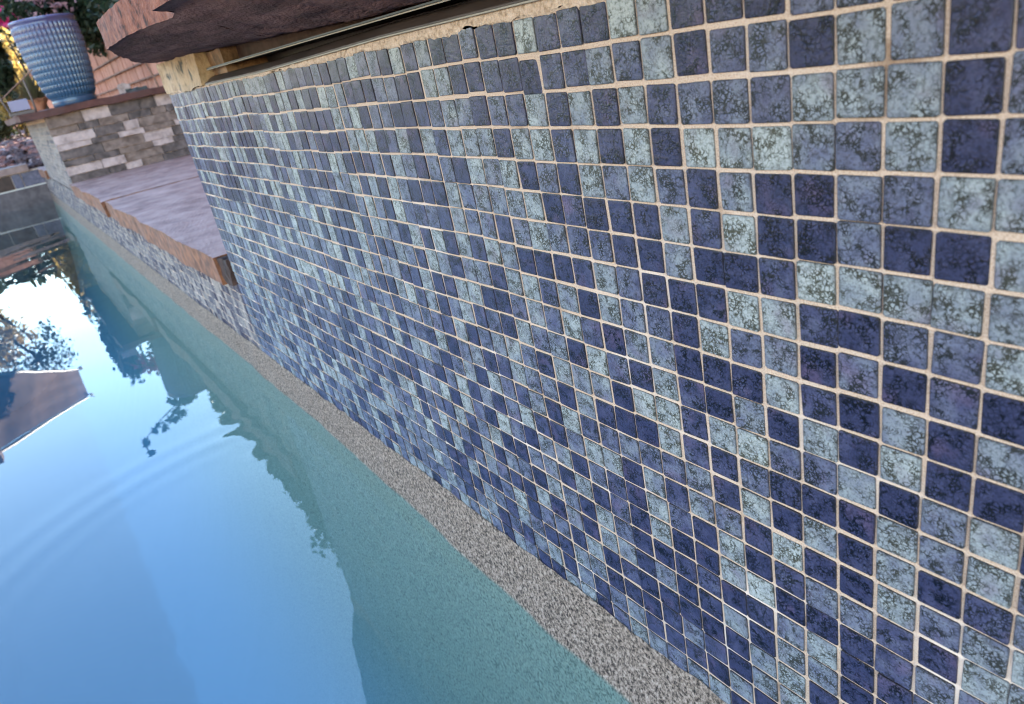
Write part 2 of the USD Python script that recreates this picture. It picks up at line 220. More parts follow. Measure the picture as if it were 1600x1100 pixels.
M_olive = leaf("olive_leaf", (0.05, 0.065, 0.03), (0.13, 0.13, 0.06)); M_pink = leaf("magenta_bract", (0.85, 0.05, 0.27), (1.0, 0.16, 0.48), 0.4); M_pale = leaf("pale_pink_bract", (0.55, 0.32, 0.33), (0.72, 0.52, 0.5), 0.4)
M_grass = leaf("dry_grass_blade", (0.14, 0.13, 0.06), (0.34, 0.29, 0.16), 0.3)
M_bark = noisy("bark", [(0.3, (0.05, 0.035, 0.025)), (0.7, (0.16, 0.12, 0.09))], 40, 0.9)

# water: see-through below a Fresnel skin, with a blue green body
M_water = M("pool_water_body", {
    "g": ("geometry", {}), "nA": ("noise_texture", {"scale": 2.2, "detail": 1.5}), "mpa": ("mapping", {"scale": (1.0, 1.6, 1.0)}),
    "ctr": ("vector_math", {"math_type": "distance", "vector2": (0, 0, 0)}),
    "bA": ("bump", {"strength": 1.0, "distance": 0.0011, "filter_width": 0.1}),
    "dt": ("vector_math", {"math_type": "dot_product"}), "ab_": ("math", {"math_type": "absolute"}), "om": ("math", {"math_type": "subtract", "value1": 1.0, "use_clamp": True}), "pw": ("math", {"math_type": "power", "value2": 5.0}), "fr": ("math", {"math_type": "multiply_add", "value2": 0.62, "value3": 0.034}), "gl": ("glossy_bsdf", {"roughness": 0.0, "color": (1, 1, 1)}), "tr": ("transparent_bsdf", {"color": (0.96, 0.99, 0.985)}), "m": ("mix_closure", {}),
    "ab": ("absorption_volume", {"color": (0.62, 0.83, 0.885), "density": 0.42})},
    [("g.position", "mpa.vector"), ("mpa.vector", "nA.vector"), ("nA.fac", "bA.height"), ("bA.normal", "gl.normal"), ("bA.normal", "dt.vector1"), ("g.incoming", "dt.vector2"), ("dt.value", "ab_.value1"), ("ab_.value", "om.value2"), ("om.value", "pw.value1"), ("pw.value", "fr.value1"), ("fr.value", "m.fac"), ("tr.BSDF", "m.closure1"), ("gl.BSDF", "m.closure2")],
    surface="m.closure", volume="ab.volume")

# ------------------------------------------------------------------ the setting
XF, XR, YO = -306.0, 70.0, -190.0          # far pool wall, near end, opposite side
pool_hole = sbox(XF - 1, YO - 1, XR + 1, 1.0)
gp = sbox(-5000, -5000, 5000, 5000).difference(pool_hole)
gv, gf = trimesh.creation.triangulate_polygon(gp, engine="earcut")
g = obj("ground", trimesh.Trimesh(np.c_[gv, np.full(len(gv), -15.2)], gf), M_ground); tag(g, kind="structure")

# pool basin: plaster face below the mosaic coves out to the waterline, then drops to the floor
def basin():
    ms = []
    xs = np.unique(np.r_[np.linspace(XF - 1, -60, 200), np.linspace(-60, 12, 330), np.linspace(12, XR + 1, 40)])
    near = lambda x: np.interp(x, [-140, -45, -33, -17, -8, 20], [0.25, 0.15, 0.45, 0.82, 1.0, 1.15])
    prof = [(-21.75, 0.02, 0.10), (-22.0, 0.10, 0.35), (-22.3, 0.16, 0.5), (-23.2, 0.35, 1), (-24.2, 0.68, 1), (-25, 1.0, 1), (-26, 1.18, 1), (-28, 1.4, 1), (-34, 1.8, 1), (-42, 2.2, 1)] + [(-42 - 52.3 * math.sin(a), 2.2 + 46 * (1 - math.cos(a)), 1) for a in np.linspace(0, math.pi / 2, 16)[1:]]
    v = np.zeros((len(xs), len(prof), 3)); v[..., 0] = xs[:, None]
    for j, (z, s, a) in enumerate(prof):
        nz = meshkit.fbm(np.c_[xs * 0.9, np.full(len(xs), z * 0.9), np.zeros(len(xs))], 3, 5) - 0.5
        n2 = meshkit.fbm(np.c_[xs * 0.22, np.full(len(xs), z * 0.2), np.zeros(len(xs))], 2, 9) - 0.5
        v[:, j, 1] = -s * (near(xs) if z > -27 else np.maximum(near(xs), np.interp(z, [-50, -28], [1.0, 0.4]))) - 0.06 - 0.10 * a * nz - 0.28 * a * n2
        v[:, j, 2] = z + (0.45 * nz + 0.35 * n2 if j < 3 else 0)
    ms.append(trimesh.Trimesh(v.reshape(-1, 3), grid(len(xs), len(prof))[:, ::-1], process=False))
    global FLOOR
    FLOOR = trimesh.Trimesh([[XF - 1, YO - 1, -94.2], [XR + 1, YO - 1, -94.2], [XR + 1, -38, -94.2], [XF - 1, -38, -94.2]], [[0, 1, 2], [0, 2, 3]])
    ms.append(bx(XF - 8, XF, YO - 8, -0.3, -97, -18.6)); ms.append(bx(XF - 8, XR + 8, YO - 8, YO, -97, -15.4)); ms.append(bx(XR, XR + 8, YO, 0, -97, -15.4))
    ms.append(bx(XF - 8, XR + 8, 0.6, 1.2, -97, -22.4))
    return cat_meshes(ms)
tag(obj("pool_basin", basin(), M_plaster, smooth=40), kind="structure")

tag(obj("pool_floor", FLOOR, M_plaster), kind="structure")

# water, with the ring ripple that crosses the picture and the wobble beside the wall
def water():
    xs = np.unique(np.r_[np.linspace(XF - 2, -90, 150), np.linspace(-90, 10, 420), np.linspace(10, XR + 2, 20)])
    ys = np.unique(np.r_[np.linspace(YO - 2, -45, 30), np.linspace(-45, 0.4, 240)])
    x, y = np.meshgrid(xs, ys, indexing="ij"); z = np.full(x.shape, ZW)
    c = np.array([-30.0, -8.3]); r = np.hypot(x - c[0], y - c[1])
    for R, a, w in ((19.6, 0.024, 1.1), (22.2, 0.018, 1.2), (17.2, 0.010, 1.0)):
        z += a * np.exp(-((r - R) / w) ** 2)
    lo = np.exp(-((x + 49) / 7.5) ** 2 - ((y + 4.6) / 2.6) ** 2)
    z += lo * 0.006 * (np.sin((x * 0.9 - y * 0.55) * 1.7 + 2.2 * meshkit.noise(np.stack([x / 4, y / 3, 0 * x], -1), 4)) + 0.5 * np.sin((x * 0.5 + y * 0.9) * 2.9))
    fo = np.exp(-((x + 190) / 30) ** 2 - ((y + 13) / 8) ** 2); z += fo * 0.03 * np.sin(x * 0.45 + y * 0.3)
    n = len(xs) * len(ys); top = np.stack([x, y, z], -1).reshape(-1, 3); f = grid(len(xs), len(ys))
    bot = top * [1, 1, 0] + [0, 0, -98]
    sides = []
    idx = np.arange(n).reshape(len(xs), len(ys))
    for e, rev in ((idx[0], 0), (idx[-1], 1), (idx[:, 0], 1), (idx[:, -1], 0)):
        for a, b in zip(e[:-1], e[1:]):
            q = [[a, b, b + n], [a, b + n, a + n]]; sides += [t[::-1] for t in q] if rev else q
    return trimesh.Trimesh(np.vstack([top, bot]), np.vstack([f, f[:, ::-1] + n, np.array(sides)[:, ::-1]]), process=False)
tag(obj("pool_water", water(), M_water, smooth=30), kind="structure")

# ------------------------------------------------------------------ mosaic tiles
LEVELS = """
0  -19 DLMmDDMd DLdM DLLD dMDM
"""
# one string per course from the top, columns -20 .. 3; D navy, d navy to mid, M mid blue, m mid to pale, L pale, W palest
COURSES = ["MDLMmDDMdDWdMDWLDdDMMdDM", "MMDDLLddMDDddmMLDMMDLmDM", "MDDdMLMDMdLDLDLdMmMLmmDM", "MLDLdLLmDLLdLDLDWLWmMLDM", "LMDMMDLmLDMdLMLMdmDDMMLLd"[:24],
           "MDDDLMmMmLDdDDdLdWDDMDDLd"[:24], "MMMdLMmdmLmMdDDmDDdWLLLLd"[:24], "LdLDLdLmDDDDmMDDDWLdDMMLmm"[:24], "dLLDmmDLLdLDmmdDLMmDMDdD", "LDDLLDDMLMLdDmmDDDLdDmDm",
           "mDMLdMDLMmDWMdLdDmDLDLDD", "MdLDMmLMDLmmDWWdLWMMLDmL", "LDMmDdLmMDmDDDLddMdDDLmLD"[:24], "DMLDLMdmDLdMmMMmdLDLDLDd", "MLDmDMLdDmLLDmdmmdWDDLMm", "DLMDLMDmLDMdDLdDLDdMmdDL",
           "LDMLDDMmDLDMDLDDLWDDDdmM", "MDLDmMDLMDLMDDDdDDmLDDdM", "DMLMDDLDmDLmDmDDLDmmDdDM", "LDDMLDMmDLDdDDDDDLLDMDLM", "DmMDLMDDLMDDDdMdDmLDMLDd", "MLDMDmLDMDmmdddDmDMLDMLD", "LMDLMDDmLDMLmMmLDMDLMDLM"]
TONE = dict(D=0.03, d=0.22, M=0.45, m=0.62, L=0.80, W=0.97)
rng = np.random.default_rng(11)
def tile_mesh(w, h, d, jitter, seg=2):
    """rounded square, softly pillowed: centre, inner ring, rim, foot; front towards -y"""
    r = 0.055
    ring = []
    for cx, cz, a0 in ((1, 1, 0), (-1, 1, 90), (-1, -1, 180), (1, -1, 270)):
        for s in range(seg + 1):
            a = math.radians(a0 + 90 * s / seg); ring.append([cx * (w / 2 - r) + r * math.cos(a), cz * (h / 2 - r) + r * math.sin(a)])
    ring = np.array(ring) + jitter.normal(0, 0.004, (len(ring), 2)); n = len(ring)
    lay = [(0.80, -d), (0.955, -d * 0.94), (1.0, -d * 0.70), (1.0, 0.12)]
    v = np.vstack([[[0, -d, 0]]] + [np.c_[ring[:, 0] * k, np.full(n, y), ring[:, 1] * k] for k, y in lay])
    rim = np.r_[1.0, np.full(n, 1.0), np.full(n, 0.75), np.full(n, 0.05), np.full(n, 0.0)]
    f = [[0, 1 + i, 1 + (i + 1) % n] for i in range(n)]
    for L in range(len(lay) - 1):
        a, b = 1 + L * n, 1 + (L + 1) * n
        for i in range(n): j = (i + 1) % n; f += [[a + i, b + i, b + j], [a + i, b + j, a + j]]
    return v, np.array(f), rim
def lay_tiles(cols, rows, ztop, sheet=12, seed=3, tones=None, relief=0.045, shift=0.0):
    """[(i, k, v, f, rim, tone, seed)] of a mosaic on the plane y = 0; course k hangs below ztop - k"""
    r = np.random.default_rng(seed); out = []
    for i in cols:
        for k in rows:
            rs = np.random.default_rng(1000 + ((i // sheet) * 37 + (k // sheet)) % 997)
            so = rs.uniform(-0.05, 0.05, 2); sr = rs.uniform(-0.003, 0.003)
            w, h = 0.915 + r.uniform(-0.028, 0.03), 0.915 + r.uniform(-0.028, 0.03)
            v, f, rim = tile_mesh(w, h, relief + r.uniform(-0.012, 0.016), r)
            if (i, k) == (-10, 1): v[:, 2] -= 0.10; v[:, 1] += 0.07 * v[:, 0] + 0.02
            if (i, k) == (-11, 1): v[:, 1] += 0.05 * v[:, 0]
            a = sr + r.normal(0, 0.010); t1, t2 = r.normal(0, 0.018, 2)
            v[:, 1] += t1 * v[:, 0] + t2 * v[:, 2]
            x, z = v[:, 0] * math.cos(a) - v[:, 2] * math.sin(a), v[:, 0] * math.sin(a) + v[:, 2] * math.cos(a)
            wob = np.array([meshkit.noise([[i * .33, k * .33, 3.3]], seed)[0] - .5, meshkit.noise([[i * .33, k * .33, 9.1]], seed)[0] - .5]) * 0.13
            v[:, 0] = x + i + 0.5 + so[0] + wob[0] + r.normal(0, 0.012); v[:, 2] = z + ztop - k - 0.5 + so[1] * .6 + wob[1] + r.normal(0, 0.010)
            if tones and 0 <= k < len(tones) and -20 <= i <= 3 and i + 20 < len(tones[k]): t = TONE[tones[k][i + 20]]
            else: t = TONE[("DDDdMMmLLW" if relief > 0.03 else "DdMMmLLLWW")[r.integers(0, 10)]]
            t = float(np.clip(t + shift + r.normal(0, 0.06), 0, 1))
            out.append((i, k, v, f, rim, t, r.uniform(-3, 3, 3)))
    return out
def joined(tiles):
    vs, fs, rims, tn, sd, n = [], [], [], [], [], 0
    for i, k, v, f, rim, t, s in tiles:
        vs.append(v); fs.append(f + n); rims.append(rim); tn.append(np.full(len(v), t)); sd.append(np.tile(s, (len(v), 1))); n += len(v)
    return trimesh.Trimesh(np.vstack(vs), np.vstack(fs), process=False), dict(rim=np.concatenate(rims), tone=np.concatenate(tn), seed=np.vstack(sd))
def area_in_picture(v):
    d = (v - EYE) @ ROT.T
    if (d[:, 2] < 1).any(): return 0
    x, y = 800 + FOC * d[:, 0] / d[:, 2], 550 + FOC * d[:, 1] / d[:, 2]
    if x.max() < 0 or x.min() > 1600 or y.max() < 0 or y.min() > 1100: return 0
    return (x.max() - x.min()) * (y.max() - y.min())

# ------------------------------------------------------------------ the raised mosaic wall
wall = thing("mosaic_water_wall", "raised pool wall of small mottled blue glazed tiles with sand grout and a red flagstone cap", "wall", (-8, 12, -22))
XL = -57.0
obj("grout_bed", bx(XL + 0.03, 40, 0, 24, -22.4, 1.02), M_grout, wall)
tiles = lay_tiles(range(-57, 13), range(23), 1.0, tones=COURSES)
order = sorted(tiles, key=lambda t: -area_in_picture(t[2]))
for i, k, v, f, rim, t, s in order[:300]:
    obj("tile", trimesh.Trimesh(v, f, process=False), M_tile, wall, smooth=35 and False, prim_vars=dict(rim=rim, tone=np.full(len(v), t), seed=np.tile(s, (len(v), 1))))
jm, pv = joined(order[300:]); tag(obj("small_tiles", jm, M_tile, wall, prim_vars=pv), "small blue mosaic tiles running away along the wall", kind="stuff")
# mortar smeared along the top, spillway, blocking stones, cap slabs
xs = np.linspace(XL + 0.4, 40, 420); prof = [(0.05, 0.90), (-0.05, 0.97), (-0.07, 1.05), (-0.02, 1.22), (0.25, 1.26)]
v = np.zeros((len(xs), len(prof), 3)); v[..., 0] = xs[:, None]
for j, (y, z) in enumerate(prof):
    nz = meshkit.fbm(np.c_[xs * 1.7, np.full(len(xs), j * 5.0), np.zeros(len(xs))], 4, 2) - 0.5; up = np.interp(xs, [-45, -33, -18, -10, 40], [0.0, 0.02, 0.26, 0.28, 0.3])
    v[:, j, 1] = y - 0.05 * nz; v[:, j, 2] = z + 0.22 * nz * (j < 3) + (up if j > 2 else 0) - (0.16 if j > 2 else 0) + 0.10 * nz
obj("mortar_bed", trimesh.Trimesh(v.reshape(-1, 3), grid(len(xs), len(prof)), process=False), M_mortar, wall, smooth=True)
SX0, SX1 = -44.8, 38.0
def strip(pts, x0=SX0, x1=SX1, n=60, wob=0.0):
    xs = np.linspace(x0, x1, n); v = np.zeros((n, len(pts), 3)); v[..., 0] = xs[:, None]
    for j, (y, z) in enumerate(pts): v[:, j, 1] = y; v[:, j, 2] = z + wob * np.interp(xs, [-33, -18], [0, 1])
    return trimesh.Trimesh(v.reshape(-1, 3), grid(n, len(pts)), process=False)
slope = lambda pts: pts
obj("spillway_plate", strip([(0.02, 1.08), (-0.10, 1.10), (-0.12, 1.16), (-0.10, 1.20), (0.02, 1.26), (0.25, 1.42), (0.6, 1.53), (4.0, 1.60), (4.0, 1.10)], wob=0.24), M_lip, wall, smooth=50)
obj("spillway_trim", strip([(-0.105, 1.055), (-0.150, 1.07), (-0.150, 1.115), (-0.10, 1.125)], wob=0.24), M_lipedge, wall)
obj("spillway_lip", strip([(0.30, 1.925), (0.27, 1.925), (0.26, 1.95), (0.27, 1.975), (0.34, 1.975)]), M_lipedge, wall)
obj("spillway_throat", cat_meshes([bx(SX0, SX1, 0.30, 4.2, 1.995, 2.06), bx(SX0 - .3, SX1, 3.4, 4.3, 1.0, 4.0)]), M_black, wall)
obj("recess_back", rough(bx(SX0 + 2.0, SX1, 1.7, 3.2, 2.05, 3.4), 1.5, 0.12, 2.2, 4), M_recess, wall)
def pillow_stone(x0, x1, y0, y1, z0, z1, amp, seed, size=0.7): return rough(bx(x0, x1, y0, y1, z0, z1), size, amp, 2.2, seed)
obj("support_stone", pillow_stone(-56.6, -45.2, -0.16, 5, 1.10, 3.22, 0.38, 21, 0.45), M_tan, wall, smooth=35)
obj("support_stone", pillow_stone(-45.3, -41.8, 0.7, 4, 1.55, 3.1, 0.3, 22, 0.5), M_brown, wall, smooth=35)
cap1 = [(-58.5, 0.6), (-56, -1.0), (-53, -2.3), (-48, -3.7), (-44, -4.9), (-41, -5.65), (-38.5, -5.7), (-34, -5.75), (-30, -5.35), (-27.5, -5.0), (-25.5, -5.2), (-24, -6.3), (-20, -5.9), (-12, -6.1), (-4, -5.4), (3, -6.2), (14, -5.6), (26, -6.0), (40, -5.6), (40, 25), (-57, 25)]
c1 = slab(cap1, 3.9, 5.35, 0.5, 0.10, 1.3, 31)
# the bedding face of the cap dips from its outer edge back to the spillway
vv = c1.vertices; lowz = np.clip((5.35 - vv[:, 2]) / 1.45, 0, 1); rear = np.interp(vv[:, 0], [-60, -54, -41, -28, -20, -13, 40], [3.5, 3.25, 2.98, 2.5, 2.16, 2.08, 2.08])
drop = (rear - 3.9) * np.clip((vv[:, 1] + 5.4) / 5.6, 0, 1) ** 0.9; vv[:, 2] += drop * lowz; c1.vertices = vv
obj("cap_stone", c1, M_underside, wall)
cap2 = [(-50, 4), (-46, 1.2), (-40, -1.5), (-35, -2.3), (-30, -2.6), (-20, -4.4), (-8, -3.7), (6, -4.4), (40, -4), (40, 24), (-53, 24)]
obj("cap_stone", slab(cap2, 5.4, 7.8, 1.6, 0.3, 3, 33), M_underside, wall)

# ------------------------------------------------------------------ the low step with its red coping beyond the wall
step = thing("tiled_pool_step", "low tiled pool edge with a red flagstone shelf, sky light painted on top, left of the tall wall", "pool edge", (-180, 10, -22))
obj("grout_bed", bx(XF, XL - 0.02, 0, 30, -22.4, -15.6), M_grout, step)
jm, pv = joined([t for t in lay_tiles(range(int(XF), -57), range(7), -15.2, seed=8, relief=0.022)]); tag(obj("small_tiles", jm, M_tile_far, step, prim_vars=pv), kind="stuff")
def shelf(x0, x1, seed):
    r = np.random.default_rng(seed); ft = [(x, -0.75 + r.uniform(-.35, .3)) for x in np.linspace(x0, x1, max(4, int((x1 - x0) / 6)))]
    return slab(ft + [(x1 - 0.1, 29.5), (x0 + 0.1, 29.5)], -15.55, -12.9, 1.6, 0.2, 3.5, seed)
obj("coping_stone", shelf(-132.2, -60.2, 41), M_shelf, step); obj("coping_stone", shelf(-190, -132.8, 42), M_shelf, step); obj("coping_stone", shelf(XF + 1, -271, 43), M_shelf, step)
tag(obj("broken_end", rough(bx(-60.4, -57.6, -0.35, 8, -15.4, -12.9), 0.6, 0.35, 1.5, 44), M_recess, step), "dark broken mortar end of the coping")

# ------------------------------------------------------------------ the second raised wall: mosaic front, ledger stone side, dark red cap
pil = thing("stone_clad_pillar", "far raised wall clad in grey and pale ledger stone under a thin dark red cap", "wall", (-230, 14, -13))
obj("core", bx(-269, -190.6, 0.02, 29, -15, 1.9), M_grout, pil)
jm, pv = joined([t for t in lay_tiles(range(-269, -190), range(16), 1.0, seed=9, relief=0.022, shift=0.30)]); tag(obj("small_tiles", jm, M_tile_far, pil, prim_vars=pv), kind="stuff")  # paler shift paints in the sheen of the grazing view
r = np.random.default_rng(5); z = -12.9
for c, h in enumerate([1.6, 2.0, 1.4, 2.2, 1.3, 2.1, 1.6, 2.5]):
    y = -0.1
    while y < 28.5:
        L = min(r.uniform(3.5, 9.5), 29 - y); L = L if 29 - y - L > 1.5 else 29 - y
        pr = r.uniform(0, 0.7)
        s = rough(bx(-190.7, -190.0 + pr, y + 0.06, y + L - 0.06, z + 0.05, z + h - 0.05), 1.8, 0.13, 1.6, int(r.integers(0, 999)))
        obj("stone", s, M_ledger[r.choice(3, p=[.5, .25, .25])], pil)
        y += L
    z += h
obj("cap_stone", slab([(-274, -4), (-262, -5.2), (-250, -4.2), (-236, -5), (-215, -4.6), (-200, -5.2), (-188, -4.6), (-187.4, 4), (-188, 14), (-187.6, 26), (-188, 33), (-274, 33)], 1.95, 3.4, 3, 0.3, 4, 51), M_darkred, pil)

# ------------------------------------------------------------------ far end of the pool
fw = thing("far_pool_edge", "far end of the pool with dark tile band, white joint line and grey brown coping", "pool edge", (-310, -90, -22))
obj("wall_core", bx(XF - 7, XF - 0.4, YO, 0.9, -18.55, -13.2), M_grout, fw)
M_bigtile = [noisy("dark_brown_band_tile", [(0.3, (0.03, 0.016, 0.012)), (0.7, (0.085, 0.05, 0.04))], 15, 0.4), noisy("slate_blue_band_tile", [(0.3, (0.05, 0.05, 0.075)), (0.7, (0.17, 0.165, 0.22))], 30, 0.4)]
y = 0.8; k = 0
for L, t in [(7.3, 1), (3.0, 1), (8, 0), (8, 0), (8, 0), (8, 1), (8, 0), (8, 0), (8, 1), (8, 0), (8, 0), (8, 1)]:
    obj("band_tile", bx(XF - 0.5, XF + 0.05, y - L + 0.12, y - 0.12, -18.3, -13.5), M_bigtile[t], fw); y -= L
obj("plaster_band", bx(XF - 0.5, XF + 0.10, YO, 0.8, -60, -18.76), M_scum, fw)
obj("joint_line", bx(XF - 0.5, XF + 0.12, YO, 0.7, -18.75, -18.4), plain("white_joint", (0.38, 0.33, 0.29), 0.6), fw)
for y0, y1, sd in ((-40, -3.2, 61), (-90, -40.3, 62), (YO, -90.3, 63)):
    obj("coping_stone", slab([(XF - 9, y0), (XF + 0.7, y0 + .1), (XF + 0.5, (y0 + y1) / 2), (XF + 0.8, y1), (XF - 9, y1)], -13.2, -10.9, 2.5, 0.22, 4, sd), noisy(f"grey_brown_coping_{sd}", [(0.3, (0.18, 0.12, 0.10)), (0.7, (0.36, 0.27, 0.24))], 10, 0.6), fw)

# lava gravel bed behind the far edge
def gravel():
    r = np.random.default_rng(7); path = path_of("gravel")
    pi = UsdGeom.PointInstancer.Define(stage, path); protos = []
    for k in range(3):
        q = trimesh.creation.icosphere(1, 1.0); q.vertices *= r.uniform(.6, 1.25, (len(q.vertices), 1)) * [1.2, 1, .7]
        protos.append(obj(["dark_rock", "red_rock", "pale_rock"][k], (q.vertices / 1.0 + [0, 0, 0], q.faces), M_gravel[k], pi.GetPrim()).GetPath())
        UsdGeom.Mesh(stage.GetPrimAtPath(protos[-1])).CreatePointsAttr(Vt.Vec3fArray.FromNumpy((q.vertices * S).astype(np.float32)))
    n = 3600; x = XF - 8 - r.uniform(0, 1, n) ** 1.3 * 230; y = r.uniform(-75, 26, n); h = np.interp(-x, [314, 345, 420, 550], [-12.5, -7, -3.5, -2]) + 3 * (meshkit.fbm(np.c_[x / 30, y / 30, 0 * x], 3, 1) - .5)
    h = np.where((x > -320), -12.7, h)
    pi.CreatePrototypesRel().SetTargets(protos); pi.CreateProtoIndicesAttr(Vt.IntArray.FromNumpy(r.choice(3, n, p=[.5, .3, .2]).astype(np.int32)))
    pi.CreatePositionsAttr(Vt.Vec3fArray.FromNumpy(W(np.c_[x, y, h]).astype(np.float32)))
    sc = (r.uniform(.7, 1.9, n) * np.interp(-x, [310, 500], [1, 1.8]))[:, None] * np.ones((1, 3)); pi.CreateScalesAttr(Vt.Vec3fArray.FromNumpy(sc.astype(np.float32)))
    a = r.uniform(0, math.pi, n); pi.CreateOrientationsAttr(Vt.QuathArray([Gf.Quath(float(math.cos(t)), 0, 0, float(math.sin(t))) for t in a]))
    tag(pi.GetPrim(), "reddish purple lava rock bed beyond the far pool edge", "gravel", kind="stuff")
    xs, ys = np.linspace(XF - 8.5, -560, 60), np.linspace(-80, 29, 40); x, y = np.meshgrid(xs, ys, indexing="ij")
    h = np.interp(-x, [314, 345, 420, 550], [-13.4, -7.6, -4.2, -3]) + 3 * (meshkit.fbm(np.stack([x / 30, y / 30, 0 * x], -1), 3, 1) - .5)
    h = np.where(np.abs(y + 25) > 50, np.minimum(h, h), h)
    tag(obj("gravel_mound", trimesh.Trimesh(np.stack([x, y, h], -1).reshape(-1, 3), grid(60, 40)[:, ::-1], process=False), M_gravel[0], smooth=True), kind="structure")
gravel()

# ------------------------------------------------------------------ fence along the back
fen = thing("board_fence", "tall pinkish vertical board fence behind the stone pillar", "fence", (-150, 31, -15))
r = np.random.default_rng(12); x = -408.0
while x < 44:
    w = 5.2; zt = 44 + r.uniform(-.3, .3); obj("board", bx(x + 0.22, x + w - 0.22, 30 + r.uniform(-.12, .12), 31.0, -15.0, zt), M_fence, fen); x += w
for z0 in (6.3, 10.2, 14.4, 38): obj("rail_or_shadow", bx(-408, 44, 29.25, 29.75, z0, z0 + 0.42) if z0 < 20 else bx(-408, 44, 31.1, 33, z0, z0 + 4), M_wood, fen)  # thin front rails stand in for shadow lines; the high one is a rail
for px in (-406, -324, -239, -140, -40): obj("post", bx(px - 2, px + 2, 31.2, 34.5, -15, 45), M_wood, fen)

hd = thing("clipped_hedge", "tall dense clipped hedge rising behind the board fence", "hedge", (-140, 42, -15))
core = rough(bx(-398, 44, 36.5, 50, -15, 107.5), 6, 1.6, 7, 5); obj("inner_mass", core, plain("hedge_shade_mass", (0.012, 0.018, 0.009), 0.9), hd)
rh = np.random.default_rng(77); nh = 14500; side = rh.uniform(0, 1, nh) < .62
hp = np.where(side[:, None], np.c_[rh.uniform(-400, 45, nh), 35.2 + rh.normal(0, .7, nh), 110 - 74 * rh.uniform(0, 1, nh) ** 1.3], np.c_[rh.uniform(-400, 45, nh), rh.uniform(35, 50, nh), 108.2 + rh.normal(0, .9, nh)])
tag(obj("foliage", leaves(hp, 3.0, rh), M_green, hd), kind="stuff")
for px in (-239.5, -236.5): obj("shoot", tube([(px, 38, 102), (px + .4, 38, 112), (px + 1.0, 38, 119)], [.5, .4, .2], 6), M_bark, hd, smooth=True)
tag(obj("shoot_leaves", leaves(rh.normal(0, 1, (260, 3)) * [4.5, 3, 4.5] + [-238, 38, 112], 3.2, rh), M_green, hd), kind="stuff")

vn = thing("fence_vine", "dark leafy vine spilling over the top of the pinkish fence", "vine", (-240, 28, -13))
rv = np.random.default_rng(66); nv_ = 5600; vx = rv.uniform(-345, -176, nv_); vz = 47 - rv.uniform(0, 1, nv_) ** 1.1 * (22 + 4 * np.sin(vx / 9) + 5 * np.sin(vx / 3.1))
tag(obj("foliage", leaves(np.c_[vx, 27.6 + rv.normal(0, 1.0, nv_), vz], 2.6, rv), M_green, vn), kind="stuff")
for k in range(2): obj("stem", tube([(-352 + 14 * k, 28.6, -13), (-350 + 14 * k, 28.8, 15), (-320 + 24 * k, 28.4, 42)], [.4, .3, .15], 6), M_bark, vn, smooth=True)

# ------------------------------------------------------------------ unseen deck and house, added to bounce warm light and block low sky
dk = bx(-420, 160, -460, YO - 8.2, -18, -13.5); tag(obj("added_deck", dk, noisy("warm_deck", [(0.3, (0.40, 0.30, 0.22)), (0.7, (0.56, 0.44, 0.34))], 8, 0.8)), kind="structure")
hs = thing("added_house", "added unseen stucco house across the pool that blocks low sky and bounces light", "house", (-60, -560, -13.5))
M_stucco = noisy("warm_stucco", [(0.3, (0.46, 0.33, 0.23)), (0.7, (0.58, 0.44, 0.33))], 20, 0.9)
obj("wall", bx(-260, 260, -760, -470, -13.5, 108), M_stucco, hs); obj("roof", slab([(-285, -785), (285, -785), (285, -445), (-285, -445)], 108, 118, 80, 0.2, 40, 3), M_redstone, hs)
for wx in (-180, -60, 150): f_ = obj("window", bx(wx - 32, wx + 32, -470.2, -468.6, 28, 84), M_bronze, hs)
obj("door", bx(40, 84, -470.2, -468.4, -13.4, 72), M_wood, hs)

# ------------------------------------------------------------------ pot, plants, small things on the far cap
pot = thing("glazed_pot", "large blue glazed pot with rows of raised beads standing on the far cap", "pot", (-197, 7.3, 3.4))
def pot_mesh():
    prof_z = np.array([0, .3, 1.0, 1.4, 4, 8, 12, 15, 17.0, 17.35, 17.9, 18.2, 18.3]); prof_r = 0.95 * np.array([4.75, 4.95, 5.0, 4.9, 5.75, 6.45, 6.85, 7.0, 7.0, 6.95, 7.15, 7.1, 6.8])
    zs = np.linspace(0, 18.3, 230); th_ = np.linspace(0, 2 * math.pi, 480, endpoint=False); R = np.interp(zs, prof_z, prof_r)
    zz, tt = np.meshgrid(zs, th_, indexing="ij"); rr = np.repeat(R[:, None], len(th_), 1); band = (zz > 1.9) & (zz < 17.0)
    rows = 11; ph = (zz - 1.9) / 15.1 * rows; bead = np.abs(np.sin(ph * math.pi)) ** 0.42; rib = np.abs(np.cos(tt * 22)) ** 0.7
    rr = rr + np.where(band, 0.36 * (rib * (0.42 + 0.58 * bead) - 0.4), 0)
    v = np.stack([rr * np.cos(tt), rr * np.sin(tt), zz], -1)
    n = len(th_); idx = np.arange(len(zs) * n).reshape(len(zs), n); nx = np.roll(idx, -1, 1)
    f = np.vstack([np.stack([idx[:-1], nx[:-1], nx[1:]], -1).reshape(-1, 3), np.stack([idx[:-1], nx[1:], idx[1:]], -1).reshape(-1, 3)])
    return trimesh.Trimesh(v.reshape(-1, 3) + [-197, 8.0, 3.4], f, process=False)
obj("body", pot_mesh(), M_pot, pot, smooth=True)
q = trimesh.creation.annulus(r_min=5.8, r_max=6.65, height=0.8, sections=64); q.apply_translation([-197, 8.0, 3.4 + 17.95]); obj("rim", q, plain("violet_blue_rim", (0.10, 0.10, 0.22), 0.2), pot, smooth=40)
q = trimesh.creation.cylinder(5.95, 0.5, sections=48); q.apply_translation([-197, 8.0, 3.4 + 16.8]); obj("soil", q, M_soil, pot)

